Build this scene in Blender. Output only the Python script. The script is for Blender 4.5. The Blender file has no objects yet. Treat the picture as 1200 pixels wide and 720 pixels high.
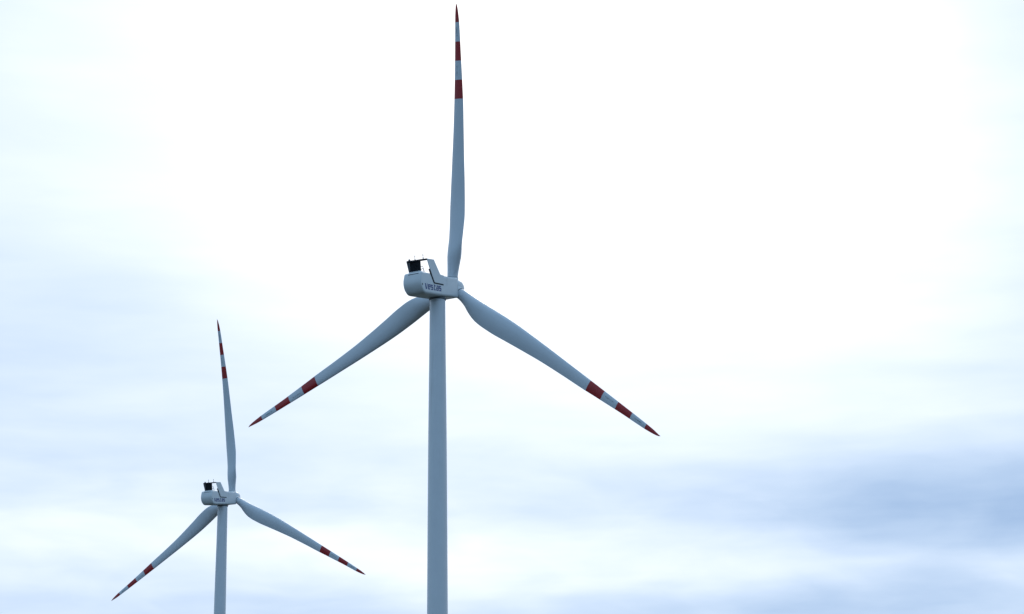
import bpy, bmesh, math, random
from mathutils import Matrix, Vector, noise

scene = bpy.context.scene
COL = scene.collection
rad = math.radians

# ------------------------------------------------------------------ camera
EYE = 1.7
F_PX, PITCH, ROLL = 2343.156, 0.2521485, 0.0093176
cd = bpy.data.cameras.new("camera")
cd.sensor_fit = 'HORIZONTAL'
cd.sensor_width = 36.0
cd.lens = 36.0 * F_PX / 1200.0
cd.clip_start = 0.5
cd.clip_end = 30000
cam = bpy.data.objects.new("camera", cd)
COL.objects.link(cam)
fw = Vector((0, math.cos(PITCH), math.sin(PITCH)))
r0 = Vector((1, 0, 0))
u0 = Vector((0, -math.sin(PITCH), math.cos(PITCH)))
cr, sr = math.cos(ROLL), math.sin(ROLL)
rv = r0 * cr - u0 * sr
uv = r0 * sr + u0 * cr
cam.matrix_world = Matrix(((rv.x, uv.x, -fw.x, 0), (rv.y, uv.y, -fw.y, 0),
                           (rv.z, uv.z, -fw.z, EYE), (0, 0, 0, 1)))
scene.camera = cam

scene.view_settings.view_transform = 'Standard'
scene.view_settings.look = 'None'
scene.view_settings.gamma = 1.0
scene.view_settings.use_curve_mapping = False
scene.view_settings.exposure = 0.0

# ------------------------------------------------------------------ sun + sky
SUN_EL, SUN_AZ = 34.0, 8.0          # behind the cloud, ahead and above the frame
sd = bpy.data.lights.new("sun", 'SUN')
sd.energy = 0.6
sd.angle = rad(14)
sd.color = (1.0, 0.95, 0.88)
sun = bpy.data.objects.new("sun", sd)
COL.objects.link(sun)
sdir = Vector((math.sin(rad(SUN_AZ)) * math.cos(rad(SUN_EL)),
               math.cos(rad(SUN_AZ)) * math.cos(rad(SUN_EL)), math.sin(rad(SUN_EL))))
sun.rotation_euler = sdir.to_track_quat('Z', 'Y').to_euler()
sun.location = (0, 0, 300)

world = bpy.data.worlds.new("World")
scene.world = world
world.use_nodes = True
wt = world.node_tree
wt.nodes.clear()


class NB:
    """tiny node-expression builder"""
    def __init__(self, tree):
        self.t = tree

    def link(self, a, sock):
        if hasattr(a, 'is_output'):
            self.t.links.new(a, sock)
        else:
            sock.default_value = a

    def m(self, op, a, b=None, c=None):
        n = self.t.nodes.new('ShaderNodeMath')
        n.operation = op
        self.link(a, n.inputs[0])
        if b is not None:
            self.link(b, n.inputs[1])
        if c is not None:
            self.link(c, n.inputs[2])
        return n.outputs[0]

    def add(self, *a):
        r = a[0]
        for x in a[1:]:
            r = self.m('ADD', r, x)
        return r

    def mul(self, a, b):
        return self.m('MULTIPLY', a, b)

    def xyz(self, x, y, z):
        n = self.t.nodes.new('ShaderNodeCombineXYZ')
        for s, v in zip(n.inputs, (x, y, z)):
            self.link(v, s)
        return n.outputs[0]

    def noise(self, vec, scale, detail=4, rough=0.5, dist=0.0):
        n = self.t.nodes.new('ShaderNodeTexNoise')
        self.link(vec, n.inputs['Vector'])
        n.inputs['Scale'].default_value = scale
        n.inputs['Detail'].default_value = detail
        n.inputs['Roughness'].default_value = rough
        n.inputs['Distortion'].default_value = dist
        return n.outputs['Fac']

    def smooth(self, x, lo, hi):
        n = self.t.nodes.new('ShaderNodeMapRange')
        n.interpolation_type = 'SMOOTHSTEP'
        self.link(x, n.inputs['Value'])
        n.inputs['From Min'].default_value = lo
        n.inputs['From Max'].default_value = hi
        return n.outputs['Result']

    def mix(self, f, a, b):
        n = self.t.nodes.new('ShaderNodeMix')
        n.data_type = 'RGBA'
        self.link(f, n.inputs['Factor'])
        for s, v in ((n.inputs['A'], a), (n.inputs['B'], b)):
            pass
        A = [s for s in n.inputs if s.name == 'A' and s.type == 'RGBA'][0]
        B = [s for s in n.inputs if s.name == 'B' and s.type == 'RGBA'][0]
        self.link(a, A)
        self.link(b, B)
        return [s for s in n.outputs if s.type == 'RGBA'][0]

    def gauss(self, x, y, cx, cy, wx, wy):
        dx = self.mul(self.m('SUBTRACT', x, cx), 1.0 / wx)
        dy = self.mul(self.m('SUBTRACT', y, cy), 1.0 / wy)
        r2 = self.add(self.mul(dx, dx), self.mul(dy, dy))
        return self.m('POWER', math.e, self.mul(r2, -1.0))


W = NB(wt)
tc = wt.nodes.new('ShaderNodeTexCoord')
sep = wt.nodes.new('ShaderNodeSeparateXYZ')
wt.links.new(tc.outputs['Generated'], sep.inputs[0])
dx, dy, dz = sep.outputs
az0 = W.mul(W.m('ARCTAN2', dx, dy), 57.29578)
el0 = W.mul(W.m('ARCSINE', dz), 57.29578)
# gentle warp so that no cloud edge is a clean ellipse
warp = W.noise(W.xyz(W.mul(az0, 0.06), W.mul(el0, 0.20), 3.1), 1.0, 4, 0.55)
warp2 = W.noise(W.xyz(W.mul(az0, 0.05), W.mul(el0, 0.30), 9.7), 1.0, 4, 0.55)
az = W.add(az0, W.mul(W.m('SUBTRACT', warp, 0.5), 9.0))
el = W.add(el0, W.mul(W.m('SUBTRACT', warp2, 0.5), 3.2))

# k: brightness of the cloud layer in this direction
K_BASE = 1.10
k = W.add(K_BASE,
          W.mul(W.gauss(az, el, 2.0, 20.5, 11.5, 8.0), 0.66),       # sun glow through the cloud
          W.mul(W.gauss(az, el, 4.0, 26.0, 34.0, 16.0), 0.14))
# (az, el, width, height, change)
for b in ((13.5, 8.6, 7.0, 1.5, -0.36), (8.5, 9.2, 6.5, 1.4, -0.24), (11.0, 6.3, 8.0, 0.8, -0.24), (15.0, 5.9, 5.0, 0.6, -0.08),
          (16.0, 18.5, 3.2, 8.0, -0.16), (-16.5, 24.0, 3.0, 4.0, -0.10),
          (-14.5, 13.0, 7.5, 3.0, -0.21), (-13.0, 9.8, 5.5, 0.6, -0.12), (-4.0, 5.8, 16.0, 0.7, -0.20), (-5.0, 10.2, 6.0, 1.6, -0.08),
          (-12.0, 11.7, 3.5, 0.6, 0.12), (-13.0, 7.6, 5.0, 0.55, 0.12), (0.0, 7.5, 6.0, 0.9, 0.17),
          (-4.5, 7.6, 3.0, 0.5, 0.10), (7.0, 7.3, 3.0, 0.42, 0.13), (13.5, 7.2, 3.5, 0.36, 0.10)):
    k = W.add(k, W.mul(W.gauss(az, el, b[0], b[1], b[2], b[3]), b[4]))
# streaky stratus texture, compressed towards the horizon
st = W.noise(W.xyz(W.mul(az0, 0.10), W.mul(el0, 0.62), 1.3), 1.0, 6, 0.52, 0.25)
st2 = W.noise(W.xyz(W.mul(az0, 0.32), W.mul(el0, 1.9), 5.3), 1.0, 5, 0.5, 0.2)
st3 = W.noise(W.xyz(W.mul(az0, 0.22), W.mul(el0, 0.75), 7.9), 1.0, 5, 0.48, 0.3)
puff = W.noise(W.xyz(W.mul(az0, 0.34), W.mul(el0, 0.95), 2.2), 1.0, 5, 0.45, 0.5)      # small ragged puffs low down
lowness = W.m('SUBTRACT', 1.0, W.smooth(el0, 6.0, 26.0))
amp = W.add(0.12, W.mul(lowness, 0.24))
k = W.add(k, W.mul(W.m('SUBTRACT', st, 0.5), amp), W.mul(W.m('SUBTRACT', st2, 0.5), W.mul(amp, 0.22)),
          W.mul(W.m('SUBTRACT', st3, 0.5), W.mul(amp, 0.6)),
          W.mul(W.m('SUBTRACT', puff, 0.5), W.mul(W.m('SUBTRACT', 1.0, W.smooth(el0, 7.5, 12.5)), 0.34)))
# the cloud gets thinner and darker away from the sun's side of the sky
cosz = wt.nodes.new('ShaderNodeVectorMath')
cosz.operation = 'DOT_PRODUCT'
wt.links.new(tc.outputs['Generated'], cosz.inputs[0])
cosz.inputs[1].default_value = (0.10, 0.97, 0.22)
front = W.smooth(cosz.outputs['Value'], -0.25, 0.93)
BACK = 0.77
k = W.mul(k, W.add(BACK, W.mul(front, 1.0 - BACK)))
# thick cloud passes less red than blue: darker cloud is bluer
tr = W.add(0.74, W.mul(front, 0.26))
tg = W.add(0.92, W.mul(front, 0.08))
cloud_col = W.xyz(W.mul(W.mul(W.m('POWER', k, 1.2), tr), 6.8), W.mul(W.mul(W.m('POWER', k, 0.86), tg), 8.2), W.mul(W.m('POWER', k, 0.5), 10.2))
# broken cloud behind the camera lets blue sky through
bn = W.noise(tc.outputs['Generated'], 2.2, 6, 0.55)
cover = W.m('MAXIMUM', W.smooth(cosz.outputs['Value'], 0.2, 0.8), W.smooth(bn, 0.28, 0.46))
sky = wt.nodes.new('ShaderNodeTexSky')
sky.sky_type = 'NISHITA'
sky.sun_disc = False
sky.sun_elevation = rad(SUN_EL)
sky.sun_rotation = rad(SUN_AZ)
bg = wt.nodes.new('ShaderNodeBackground')
bg.inputs['Strength'].default_value = 0.1
wt.links.new(W.mix(cover, sky.outputs[0], cloud_col), bg.inputs['Color'])
wo = wt.nodes.new('ShaderNodeOutputWorld')
wt.links.new(bg.outputs[0], wo.inputs['Surface'])


# ------------------------------------------------------------------ materials
def paint(name, col, rough=0.38, spread=0.06, streak=None, spec=0.4, dirt=0.12):
    """weathered paint: broad tone changes and faint run-off streaks, in object space"""
    m = bpy.data.materials.new(name)
    m.use_nodes = True
    t = m.node_tree
    n = NB(t)
    b = t.nodes['Principled BSDF']
    c = t.nodes.new('ShaderNodeTexCoord').outputs['Object']
    mp = t.nodes.new('ShaderNodeMapping')
    t.links.new(c, mp.inputs['Vector'])
    mp.inputs['Scale'].default_value = streak or (1, 1, 1)
    a1 = n.noise(c, 0.35, 5, 0.6)
    a2 = n.noise(mp.outputs[0], 1.0, 5, 0.6)
    v = n.add(1.0, n.mul(n.m('SUBTRACT', a1, 0.5), spread * 2), n.mul(n.smooth(a2, 0.55, 0.85), -dirt))
    s = t.nodes.new('ShaderNodeVectorMath')
    s.operation = 'SCALE'
    s.inputs[0].default_value = col
    n.link(v, s.inputs['Scale'])
    t.links.new(s.outputs[0], b.inputs['Base Color'])
    n.link(n.add(rough, n.mul(n.m('SUBTRACT', a1, 0.5), 0.2)), b.inputs['Roughness'])
    b.inputs['Specular IOR Level'].default_value = spec
    return m


M_TOWER = paint("tower_paint", (0.56, 0.60, 0.645), 0.42, 0.07, (1.6, 1.6, 0.05), dirt=0.22)
M_NAC = paint("nacelle_paint", (0.58, 0.62, 0.65), 0.36, 0.07, (0.5, 0.5, 0.35), dirt=0.2)
M_BLADE = paint("blade_gelcoat", (0.54, 0.59, 0.645), 0.34, 0.07, (2.2, 2.2, 0.10), dirt=0.22)
# scuffed maintenance marks along the chord line of the white tip bands, grease at the root
bt = M_BLADE.node_tree
B = NB(bt)
bc = bt.nodes.new('ShaderNodeTexCoord').outputs['Object']
bs = bt.nodes.new('ShaderNodeSeparateXYZ')
bt.links.new(bc, bs.inputs[0])
bn2 = B.noise(bc, 2.4, 5, 0.65)
marks = None
for z0, z1, xc, hw, st_ in ((48.7, 50.7, 0.10, 0.11, 0.75), (41.0, 43.4, 0.05, 0.13, 0.45)):
    dxm = B.m('ABSOLUTE', B.m('SUBTRACT', bs.outputs[0], xc))
    band = B.mul(B.smooth(bs.outputs[2], z0, z0 + 0.3), B.m('SUBTRACT', 1.0, B.smooth(bs.outputs[2], z1 - 0.3, z1)))
    mk = B.mul(B.mul(band, B.m('SUBTRACT', 1.0, B.smooth(dxm, hw * 0.5, hw * 1.4))), B.mul(B.smooth(bn2, 0.35, 0.6), st_))
    marks = mk if marks is None else B.m('MAXIMUM', marks, mk)
grease = B.mul(B.m('SUBTRACT', 1.0, B.smooth(bs.outputs[2], 2.0, 4.5)), B.mul(B.smooth(bn2, 0.45, 0.75), 0.35))
marks = B.m('MAXIMUM', marks, grease)
bp_ = bt.nodes['Principled BSDF']
old = bp_.inputs['Base Color'].links[0].from_socket
bt.links.new(B.mix(marks, old, (0.05, 0.06, 0.07, 1)), bp_.inputs['Base Color'])
M_RED = paint("blade_red", (0.34, 0.014, 0.018), 0.36, 0.22, (2.2, 2.2, 0.10), dirt=0.35)
M_DARK = paint("cooler_black", (0.010, 0.010, 0.014), 0.6, 0.1, None, 0.2)
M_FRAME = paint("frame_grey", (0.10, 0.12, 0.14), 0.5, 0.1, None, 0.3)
M_GAP_TRIM = paint("gap_shade_trim", (0.020, 0.024, 0.032), 0.7, 0.1, None, 0.2)  # near-black, for dark trim and for strips standing in for shaded gaps
M_LOGO = paint("logo_blue", (0.006, 0.032, 0.17), 0.4, 0.06, None, 0.4)

gm = bpy.data.materials.new("meadow")
gm.use_nodes = True
G = NB(gm.node_tree)
gc = gm.node_tree.nodes.new('ShaderNodeTexCoord').outputs['Object']
g1 = G.noise(gc, 0.006, 6, 0.6)
g2 = G.noise(gc, 0.25, 8, 0.7)
gcol = G.mix(G.smooth(g1, 0.35, 0.65), (0.036, 0.044, 0.028, 1), (0.058, 0.054, 0.044, 1))
gcol = G.mix(G.mul(G.smooth(g2, 0.3, 0.8), 0.6), gcol, (0.028, 0.034, 0.022, 1))
gb = gm.node_tree.nodes['Principled BSDF']
gm.node_tree.links.new(gcol, gb.inputs['Base Color'])
gb.inputs['Roughness'].default_value = 0.95


# ------------------------------------------------------------------ helpers
def obj(name, bm_or_mesh, mats, parent=None, smooth=32):
    if isinstance(bm_or_mesh, bmesh.types.BMesh):
        me = bpy.data.meshes.new(name)
        bmesh.ops.recalc_face_normals(bm_or_mesh, faces=bm_or_mesh.faces)
        bm_or_mesh.to_mesh(me)
        bm_or_mesh.free()
    else:
        me = bm_or_mesh
    for m in (mats if isinstance(mats, (list, tuple)) else [mats]):
        me.materials.append(m)
    if smooth:
        me.polygons.foreach_set('use_smooth', [True] * len(me.polygons))
        me.set_sharp_from_angle(angle=rad(smooth))
    o = bpy.data.objects.new(name, me)
    COL.objects.link(o)
    if parent:
        o.parent = parent
    return o


def loft(bm, rings, closed=True, caps=(True, True), mat=None):
    vs = [[bm.verts.new(p) for p in r] for r in rings]
    for i in range(len(vs) - 1):
        a, b = vs[i], vs[i + 1]
        n = len(a)
        for j in range(n if closed else n - 1):
            f = bm.faces.new((a[j], a[(j + 1) % n], b[(j + 1) % n], b[j]))
            if mat:
                f.material_index = mat(i)
    if caps[0]:
        f = bm.faces.new(vs[0])
        if mat:
            f.material_index = mat(0)
    if caps[1]:
        f = bm.faces.new(list(reversed(vs[-1])))
        if mat:
            f.material_index = mat(len(vs) - 2)
    return vs


def circle(r, z, n=64, c=(0, 0)):
    return [(c[0] + r * math.cos(2 * math.pi * i / n), c[1] + r * math.sin(2 * math.pi * i / n), z) for i in range(n)]


def box(bm, x0, x1, y0, y1, z0, z1, bev=0.0):
    g = bmesh.ops.create_cube(bm, size=1.0)
    for v in g['verts']:
        v.co = Vector(((x0 + x1) / 2 + v.co.x * (x1 - x0), (y0 + y1) / 2 + v.co.y * (y1 - y0),
                       (z0 + z1) / 2 + v.co.z * (z1 - z0)))
    if bev:
        es = list({e for v in g['verts'] for e in v.link_edges})
        bmesh.ops.bevel(bm, geom=es, offset=bev, segments=2, affect='EDGES')


def tube(bm, p, q, r, n=10, r2=None):
    p, q = Vector(p), Vector(q)
    d = (q - p).normalized()
    a = d.orthogonal().normalized()
    b = d.cross(a)
    r2 = r if r2 is None else r2
    loft(bm, [[c + (a * math.cos(t) + b * math.sin(t)) * rr for t in [2 * math.pi * i / n for i in range(n)]]
              for c, rr in ((p, r), (q, r2))])


def interp(tab, x):
    """monotone smooth interpolation in a table of (x, y)"""
    xs = [t[0] for t in tab]
    ys = [t[1] for t in tab]
    if x <= xs[0]:
        return ys[0]
    if x >= xs[-1]:
        return ys[-1]
    d = [(ys[i + 1] - ys[i]) / (xs[i + 1] - xs[i]) for i in range(len(xs) - 1)]
    m = [d[0]] + [0 if d[i - 1] * d[i] <= 0 else 2 * d[i - 1] * d[i] / (d[i - 1] + d[i]) for i in range(1, len(d))] + [d[-1]]
    i = max(j for j in range(len(xs) - 1) if xs[j] <= x)
    h = xs[i + 1] - xs[i]
    t = (x - xs[i]) / h
    return ((1 + 2 * t) * (1 - t) ** 2 * ys[i] + t * (1 - t) ** 2 * h * m[i]
            + t * t * (3 - 2 * t) * ys[i + 1] + t * t * (t - 1) * h * m[i + 1])


# ------------------------------------------------------------------ turbine data (metres)
R = 55.3                     # rotor radius
OVERHANG = 5.379             # tower axis -> hub centre, along the shaft
TILT = 0.118766              # shaft tilt
TIP_BEND = -2.75             # net tip position along the shaft: precone minus wind load
PRECONE = 1.3
ROOT_SHIFT = -0.55             # blade roots sit a little behind the hub centre            # tip pushed downwind
CHORD = [(1.2, 2.0), (2.6, 2.06), (4.5, 2.45), (6.5, 3.25), (9, 3.95), (11, 4.12), (13, 4.12), (16, 3.92), (20, 3.52), (25, 3.0),
         (31, 2.52), (36, 2.20), (40, 1.86), (45, 1.45), (48, 1.24), (51.5, 0.99), (53.2, 0.76), (54.4, 0.46), (55.05, 0.21), (55.3, 0.06)]
LEAD = [(1.2, 1.0), (2.6, 1.0), (6, 0.98), (9, 1.08), (11, 1.18), (16, 1.30), (23, 1.16), (31, 0.90), (40, 0.64), (50, 0.38), (53, 0.27), (55, 0.06)]
TWIST = [(1.2, 26), (4, 26), (8, 24), (11, 20), (14, 14), (17, 10.5), (23, 6.5), (31, 4.5), (40, 3), (50, 1), (55, 0.5)]
THICK = [(1.2, 1.0), (2.6, 1.0), (5, 0.82), (7, 0.62), (9, 0.48), (12, 0.37), (18, 0.28), (28, 0.22), (40, 0.185), (55, 0.16)]
BANDS = [(36.75, 40.45), (44.15, 47.85), (51.6, 56)]


def blade_mesh():
    st = [1.2, 1.9, 2.6, 3.4, 4.2] + [5 + i * 0.9 for i in range(35)]
    st += [36.75, 38.5, 40.45, 42.2, 44.15, 45.9, 47.85, 49.7, 51.6, 52.2, 53, 53.7, 54.2, 54.55, 54.85, 55.05, 55.2, 55.3]
    st = sorted(set(round(s, 3) for s in st))
    n = 40
    rings = []
    for r in st:
        c, le, tw, th = interp(CHORD, r), interp(LEAD, r), rad(interp(TWIST, r)), interp(THICK, r)
        blend = min(1.0, max(0.0, (r - 2.6) / 7.5))
        blend = blend * blend * (3 - 2 * blend)
        q = max(0, r - 1.2) / (R - 1.2)
        bend = ROOT_SHIFT + PRECONE * q + (TIP_BEND - ROOT_SHIFT - PRECONE) * q ** 2.2
        ring = []
        for i in range(n):
            a = 2 * math.pi * i / n
            x = 0.5 * (1 - math.cos(a))                 # 0 at the leading edge, 1 at the trailing edge
            yc = 0.5 * math.sin(a)                      # circle
            ya = 5 * th * (0.2969 * math.sqrt(x) - 0.126 * x - 0.3516 * x * x + 0.2843 * x ** 3 - 0.1036 * x ** 4)
            camber = 0.10 * x * (1 - x)
            ya = (ya if math.sin(a) >= 0 else -ya) - camber
            y = yc * (1 - blend) + ya * blend
            X = -le + x * c
            Y = y * c
            # twist about the pitch axis: leading edge turned upwind (+Y)
            ring.append((X * math.cos(tw) + Y * math.sin(tw), -X * math.sin(tw) + Y * math.cos(tw) + bend, r))
        rings.append(ring)
    bm = bmesh.new()

    def which(i):
        mid = (st[i] + st[i + 1]) / 2
        return 1 if any(a < mid < b for a, b in BANDS) else 0
    loft(bm, rings, mat=which)
    return bm


def offset_profile(pts, d):
    """inset a closed convex profile by d"""
    out = []
    n = len(pts)
    for i in range(n):
        p0, p, p1 = Vector(pts[i - 1]), Vector(pts[i]), Vector(pts[(i + 1) % n])
        e = ((p - p0).normalized() + (p1 - p).normalized()).normalized()
        nrm = Vector((-e.y, e.x))
        cosh = max(0.5, (p1 - p).normalized().dot(e))
        out.append(p + nrm * d / cosh)
    return out


def rounded(poly, radii, seg=8):
    """corner-rounded polygon, counter-clockwise"""
    out = []
    n = len(poly)
    for i in range(n):
        p0, p, p1 = Vector(poly[i - 1]), Vector(poly[i]), Vector(poly[(i + 1) % n])
        r = radii[i]
        if r <= 0:
            out.append(p)
            continue
        a, b = (p0 - p).normalized(), (p1 - p).normalized()
        half = a.angle(b) / 2
        t = min(r / math.tan(half), 0.48 * (p0 - p).length, 0.48 * (p1 - p).length)
        q0, q1 = p + a * t, p + b * t
        for j in range(seg + 1):
            s = j / seg
            out.append((q0 * (1 - s) ** 2 + p * 2 * s * (1 - s) + q1 * s * s))
    return out


def nacelle_bm():
    # side view, (y, z): y = -distance behind the hub along the shaft; counter-clockwise
    poly = [(-1.45, -2.28), (-1.45, 1.50), (-7.2, 1.62), (-13.3, 1.76), (-13.85, -0.5), (-12.95, -2.42), (-7.5, -2.42)]
    prof = rounded(poly, [0.30, 0.30, 0, 0.60, 2.6, 1.5, 0])
    dense = []
    for i, p in enumerate(prof):
        q = prof[(i + 1) % len(prof)]
        m = max(1, int((q - p).length / 0.6))
        dense += [p + (q - p) * (j / m) for j in range(m)]
    prof = dense
    HW = 2.08

    def radius(p):                       # soft long edges, crisper end faces
        if p[0] > -1.9 or (p[0] < -12.9 and -1.6 < p[1] < 1.2):
            return 0.28
        return 0.45
    rings = []
    for sgn, seq in ((-1, range(0, 7)), (1, range(6, -1, -1))):
        for j in seq:
            t = j / 6 * math.pi / 2
            ins = [radius(p) * (1 - math.sin(t)) for p in prof]
            offs = [offset_profile(prof, d) for d in ins]
            rings.append([(sgn * (HW - radius(p) * (1 - math.cos(t))), offs[i][i][0], offs[i][i][1]) for i, p in enumerate(prof)])
    bm = bmesh.new()
    loft(bm, rings)
    return bm


def plate(bm, poly, u0, u1, bev=0.03):
    """flat plate: polygon in (y, z), from u0 to u1"""
    a = [bm.verts.new((u0, y, z)) for y, z in poly]
    b = [bm.verts.new((u1, y, z)) for y, z in poly]
    n = len(poly)
    fs = [bm.faces.new(a), bm.faces.new(list(reversed(b)))]
    for i in range(n):
        fs.append(bm.faces.new((a[i], b[i], b[(i + 1) % n], a[(i + 1) % n])))
    if bev:
        bmesh.ops.bevel(bm, geom=list({e for f in fs for e in f.edges}), offset=bev, segments=2, affect='EDGES')


def stroke(bm, pts, w, u0, u1):
    """one mitred stroke of constant width in the (y, z) plane, a few millimetres thick"""
    pts = [Vector(p) for p in pts]
    L, Rr = [], []
    for i, p in enumerate(pts):
        d0 = (p - pts[i - 1]).normalized() if i else None
        d1 = (pts[i + 1] - p).normalized() if i < len(pts) - 1 else None
        e = ((d0 or d1) + (d1 or d0)).normalized()
        nrm = Vector((-e.y, e.x))
        sc = w / 2 / max(0.5, (d1 or d0).dot(e))
        L.append(p + nrm * sc)
        Rr.append(p - nrm * sc)
    rows = [[bm.verts.new((u, q.x, q.y)) for u, q in ((u0, a), (u1, a), (u1, b), (u0, b))] for a, b in zip(L, Rr)]
    for a, b in zip(rows, rows[1:]):
        for j in range(4):
            bm.faces.new((a[j], b[j], b[(j + 1) % 4], a[(j + 1) % 4]))
    bm.faces.new(rows[0])
    bm.faces.new(rows[-1])


GLYPHS = {   # unit cells: x 0..1, x-height 0.82, capitals 1
    'V': [([(0.02, 1.0), (0.36, 0.0)], 1.3), ([(0.98, 1.0), (0.62, 0.0)], 0.5)],
    'e': [([(0.22, 0.45), (0.90, 0.45), (0.90, 0.80), (0.10, 0.80), (0.10, 0.08), (0.92, 0.08)], 1.0)],
    's': [([(0.92, 0.80), (0.10, 0.80), (0.10, 0.45), (0.90, 0.45), (0.90, 0.08), (0.06, 0.08)], 1.0)],
    't': [([(0.34, 1.0), (0.34, 0.08), (0.92, 0.08)], 1.0), ([(0.46, 0.80), (0.92, 0.80)], 1.0)],
    'a': [([(0.10, 0.80), (0.90, 0.80), (0.90, 0.0)], 1.0), ([(0.78, 0.45), (0.10, 0.45), (0.10, 0.08), (0.78, 0.08)], 1.0)],
}


def lettering(parent):
    bm = bmesh.new()
    H, cw, gap = 1.08, 0.67, 0.21
    y = -12.35
    for ch in "Vestas":
        for pts, w in GLYPHS[ch]:
            stroke(bm, [(y + px * cw + 0.10 * pz * H, -1.58 + pz * H) for px, pz in pts], 0.235 * w, 2.075, 2.095)
        y += cw + gap
    return obj("lettering", bm, M_LOGO, parent, 0)


def make_turbine(loc, yaw, hub_h, az):
    root = bpy.data.objects.new("wind_turbine", None)
    root.empty_display_size = 4
    COL.objects.link(root)
    root.location = loc
    root.rotation_euler = (0, 0, -yaw)

    # tower: welded cans with thin flange rings
    top = hub_h - 2.30
    taper = [(0, 2.12), (40, 1.90), (69, 1.745), (97, 1.49), (120, 1.40)]
    rings = []
    joints = [24.0, 47.0, 72.5]
    zs = sorted(set([0, 0.25] + [z * 2.0 for z in range(1, int(top / 2))] + [top]))
    for z in zs:
        rings.append(circle(interp(taper, z), z))
    bm = bmesh.new()
    loft(bm, rings)
    for z in joints:
        r = interp(taper, z)
        loft(bm, [circle(r - 0.05, z - 0.06), circle(r + 0.012, z - 0.05), circle(r + 0.012, z + 0.05), circle(r - 0.05, z + 0.06)])
    tower = obj("tower", bm, M_TOWER, root)
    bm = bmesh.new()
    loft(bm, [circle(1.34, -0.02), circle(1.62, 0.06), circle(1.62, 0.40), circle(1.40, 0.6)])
    yb = obj("yaw_shade_ring", bm, M_FRAME, root)
    yb.location = (0, 0, top - 0.62)  # yaw ring hung low and dark, standing in for shade under the nacelle

    rot = Matrix.Rotation(TILT, 4, 'X')
    hub_loc = Vector((0, OVERHANG * math.cos(TILT), hub_h + OVERHANG * math.sin(TILT)))

    # nacelle: local y = shaft (upwind), x = right flank, origin at the hub centre
    nac = obj("nacelle", nacelle_bm(), M_NAC, root, 40)
    nac.location = hub_loc
    nac.rotation_euler = rot.to_euler()

    # swept side fins of the cooler, running down the flank as a cover panel
    fin = [(-11.25, 4.28), (-9.05, 4.33), (-7.32, 1.60), (-6.1, 1.54), (-6.45, -0.16), (-9.30, -0.08), (-10.32, 2.0), (-11.05, 3.75)]
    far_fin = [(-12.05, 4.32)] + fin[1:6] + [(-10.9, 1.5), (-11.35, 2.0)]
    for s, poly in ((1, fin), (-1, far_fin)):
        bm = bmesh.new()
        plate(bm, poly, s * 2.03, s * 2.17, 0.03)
        obj("side_fin", bm, M_NAC if s > 0 else M_FRAME, nac)  # far fin in darker grey: shade on its inner face put into the colour
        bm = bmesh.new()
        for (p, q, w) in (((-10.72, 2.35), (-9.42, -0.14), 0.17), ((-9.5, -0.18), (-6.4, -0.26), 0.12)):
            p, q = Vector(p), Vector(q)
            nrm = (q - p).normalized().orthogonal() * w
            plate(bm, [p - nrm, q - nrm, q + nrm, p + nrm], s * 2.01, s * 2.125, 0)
        obj("gap_shade_strip", bm, M_GAP_TRIM, nac, 0)  # dark strips in place of the shading in the gap around the fin
    # radiator in the left half of the frame, black fins in a dark frame
    bm = bmesh.new()
    box(bm, -1.78, 0.55, -11.50, -11.15, 1.80, 4.12, 0.02)
    obj("radiator", bm, M_DARK, nac)
    bm = bmesh.new()
    for i in range(26):
        x = -1.72 + i * 0.086
        box(bm, x, x + 0.02, -11.54, -11.49, 1.9, 4.07)
    obj("cooling_fins", bm, M_GAP_TRIM, nac)
    bm = bmesh.new()
    a = [bm.verts.new((x, y, z)) for x, y, z in ((-2.02, -12.0, 4.10), (2.02, -11.30, 4.06), (2.02, -10.85, 4.06), (-2.02, -11.3, 4.10))]
    b = [bm.verts.new(v.co + Vector((0, 0, 0.27))) for v in a]
    bm.faces.new(a)
    bm.faces.new(b)
    for i in range(4):
        bm.faces.new((a[i], a[(i + 1) % 4], b[(i + 1) % 4], b[i]))
    obj("top_beam", bm, M_GAP_TRIM, nac)
    bm = bmesh.new()
    box(bm, -0.95, 1.60, -13.15, -11.9, 1.66, 1.88, 0.03)
    obj("radiator_base", bm, M_NAC, nac)
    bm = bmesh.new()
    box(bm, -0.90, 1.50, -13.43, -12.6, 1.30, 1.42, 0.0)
    obj("base_gap_shade", bm, M_GAP_TRIM, nac)  # dark bar painted for the shaded gap below the base
    bm = bmesh.new()
    for z0, z1, xe in ((2.95, 2.75, 1.1), (2.35, 2.30, 1.2)):
        tube(bm, (0.6, -11.5, z0), (xe, -11.35, z1 + 0.25), 0.05)
        tube(bm, (xe, -11.35, z1 + 0.25), (xe + 0.15, -11.2, 1.6), 0.05)
    obj("coolant_hose", bm, M_FRAME, nac)
    for x, h in ((-0.55, 0.95), (1.35, 0.95)):
        bm = bmesh.new()
        tube(bm, (x, -11.4, 4.30), (x, -11.4, 4.34 + h), 0.045)
        tube(bm, (x - 0.18, -11.4, 4.34 + h * 0.75), (x + 0.18, -11.4, 4.34 + h * 0.75), 0.03)
        tube(bm, (x, -11.4, 4.30), (x, -11.4, 4.62), 0.09)
        obj("wind_sensor", bm, M_FRAME, nac)
    bm = bmesh.new()
    loft(bm, [circle(0.16, 4.30, 16, (-1.72, -11.6)), circle(0.2, 4.45, 16, (-1.72, -11.6)), circle(0.2, 4.62, 16, (-1.72, -11.6)),
              circle(0.08, 4.72, 16, (-1.72, -11.6))])
    obj("warning_light", bm, M_FRAME, nac)
    bm = bmesh.new()
    box(bm, 2.04, 2.09, -13.3, -13.08, -0.95, -0.55, 0.01)
    obj("latch", bm, M_GAP_TRIM, nac)
    lettering(nac)

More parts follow.
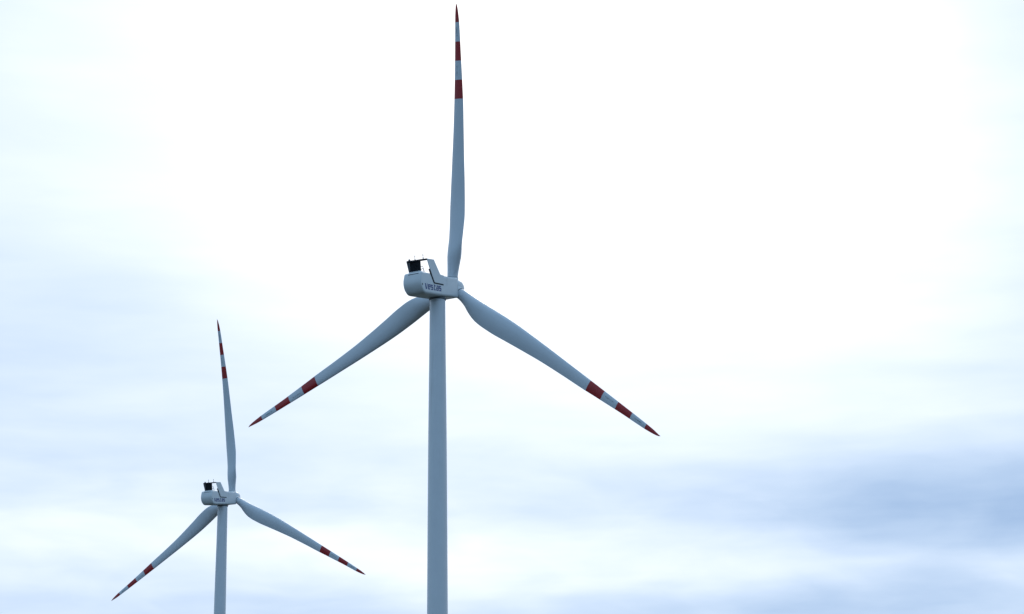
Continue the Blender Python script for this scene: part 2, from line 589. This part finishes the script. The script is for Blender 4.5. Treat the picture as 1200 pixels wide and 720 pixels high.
    # hub: rounded spinner with three collars
    bm = bmesh.new()
    prof = [(-1.40, 1.25), (-1.25, 1.45), (-1.1, 1.62), (-0.6, 1.80), (0.2, 1.86), (0.9, 1.74), (1.5, 1.45), (2.0, 1.05), (2.35, 0.6), (2.5, 0.15)]
    rings = []
    for y, r in prof:
        rings.append([(r * math.cos(2 * math.pi * i / 48), y, -r * math.sin(2 * math.pi * i / 48)) for i in range(48)])
    loft(bm, rings)
    hub = obj("hub", bm, M_NAC, root, 40)
    hub.location = hub_loc
    hub.rotation_euler = rot.to_euler()
    bm = bmesh.new()
    loft(bm, [[(r * math.cos(2 * math.pi * i / 40), y, -r * math.sin(2 * math.pi * i / 40)) for i in range(40)]
              for y, r in ((-1.55, 1.3), (-1.2, 1.3))])
    obj("shaft_gap", bm, M_GAP_TRIM, hub)
    bl = None
    for i in range(3):
        m = rot @ Matrix.Rotation(az + i * 2 * math.pi / 3, 4, 'Y')
        bm = bmesh.new()
        c0 = (0, ROOT_SHIFT)
        loft(bm, [circle(1.10, 0.9, 40, c0), circle(1.12, 1.95, 40, c0), circle(1.06, 2.05, 40, c0), circle(0.9, 2.06, 40, c0)])
        cl = obj("blade_collar", bm, M_NAC, hub)
        cl.rotation_euler = (0, az + i * 2 * math.pi / 3, 0)
        bm = bmesh.new()
        loft(bm, [circle(1.06, 2.02, 40, c0), circle(1.06, 2.11, 40, c0)])
        rs = obj("root_seal", bm, M_GAP_TRIM, hub, 30)
        rs.rotation_euler = cl.rotation_euler
        if bl is None:
            bl = obj("blade", blade_mesh(), [M_BLADE, M_RED], root, 50)
        else:
            bl = bl.copy()
            COL.objects.link(bl)
        bl.location = hub_loc
        bl.rotation_euler = m.to_euler()
    return root


def copy_turbine(src, loc, yaw, az, hub_h):
    r = src.copy()
    COL.objects.link(r)
    r.location = loc
    r.rotation_euler = (0, 0, -yaw)
    rot = Matrix.Rotation(TILT, 4, 'X')
    nb = 0
    for ch in list(src.children):
        c = ch.copy()
        COL.objects.link(c)
        c.parent = r
        if ch.name.split('.')[0] == 'blade':
            c.rotation_euler = (rot @ Matrix.Rotation(az + nb * 2 * math.pi / 3, 4, 'Y')).to_euler()
            nb += 1
        kc = {'blade_collar': 0, 'root_seal': 0}
        for g in list(ch.children):
            d = g.copy()
            COL.objects.link(d)
            d.parent = c
            base = g.name.split('.')[0]
            if base in kc:
                d.rotation_euler = (0, az + kc[base] * 2 * math.pi / 3, 0)
                kc[base] += 1
    return r


# ------------------------------------------------------------------ ground
T1 = (-14.1555, 367.888)
T2 = (-88.644, 604.382)
HUB_H = 99.1207 + EYE
DROP = 2.65                   # the far turbine stands a little lower


def ground_z(x, y):
    d = math.hypot(x - T2[0], y - T2[1])
    dip = -DROP * math.exp(-(d / 160.0) ** 2)
    far = min(1.0, max(0.0, (math.hypot(x, y) - 900) / 2500))
    return dip + far * 14.0 * noise.noise(Vector((x * 0.0006, y * 0.0006, 4.2))) - far * 6


bm = bmesh.new()
radii = [0, 4, 10, 20, 40] + [40 + 30 * i for i in range(1, 31)] + [1100, 1400, 1800, 2400, 3200, 4200, 5600, 7500, 10000]
NA = 96
prev = None
cv = bm.verts.new((0, 0, ground_z(0, 0)))
for r in radii[1:]:
    ring = []
    for i in range(NA):
        a = 2 * math.pi * i / NA
        x, y = r * math.cos(a), r * math.sin(a)
        ring.append(bm.verts.new((x, y, ground_z(x, y))))
    for i in range(NA):
        j = (i + 1) % NA
        if prev is None:
            bm.faces.new((cv, ring[i], ring[j]))
        else:
            bm.faces.new((prev[i], ring[i], ring[j], prev[j]))
    prev = ring
ground = obj("ground", bm, gm, None, 60)
ground["kind"] = "structure"

# ------------------------------------------------------------------ the two turbines
near = make_turbine((T1[0], T1[1], ground_z(*T1)), 0.5851844, HUB_H - ground_z(*T1), 0.1302827)
near["label"] = "largest, nearest white wind turbine, its upright red banded blade reaching the top edge"
near["category"] = "wind turbine"
near["group"] = "white wind turbines with red banded blades"
far = copy_turbine(near, (T2[0], T2[1], -DROP), 0.5092559, -0.0199665, HUB_H)
far["label"] = "smaller, more distant white wind turbine with red banded blades, lower left behind the other"
far["category"] = "wind turbine"
far["group"] = "white wind turbines with red banded blades"
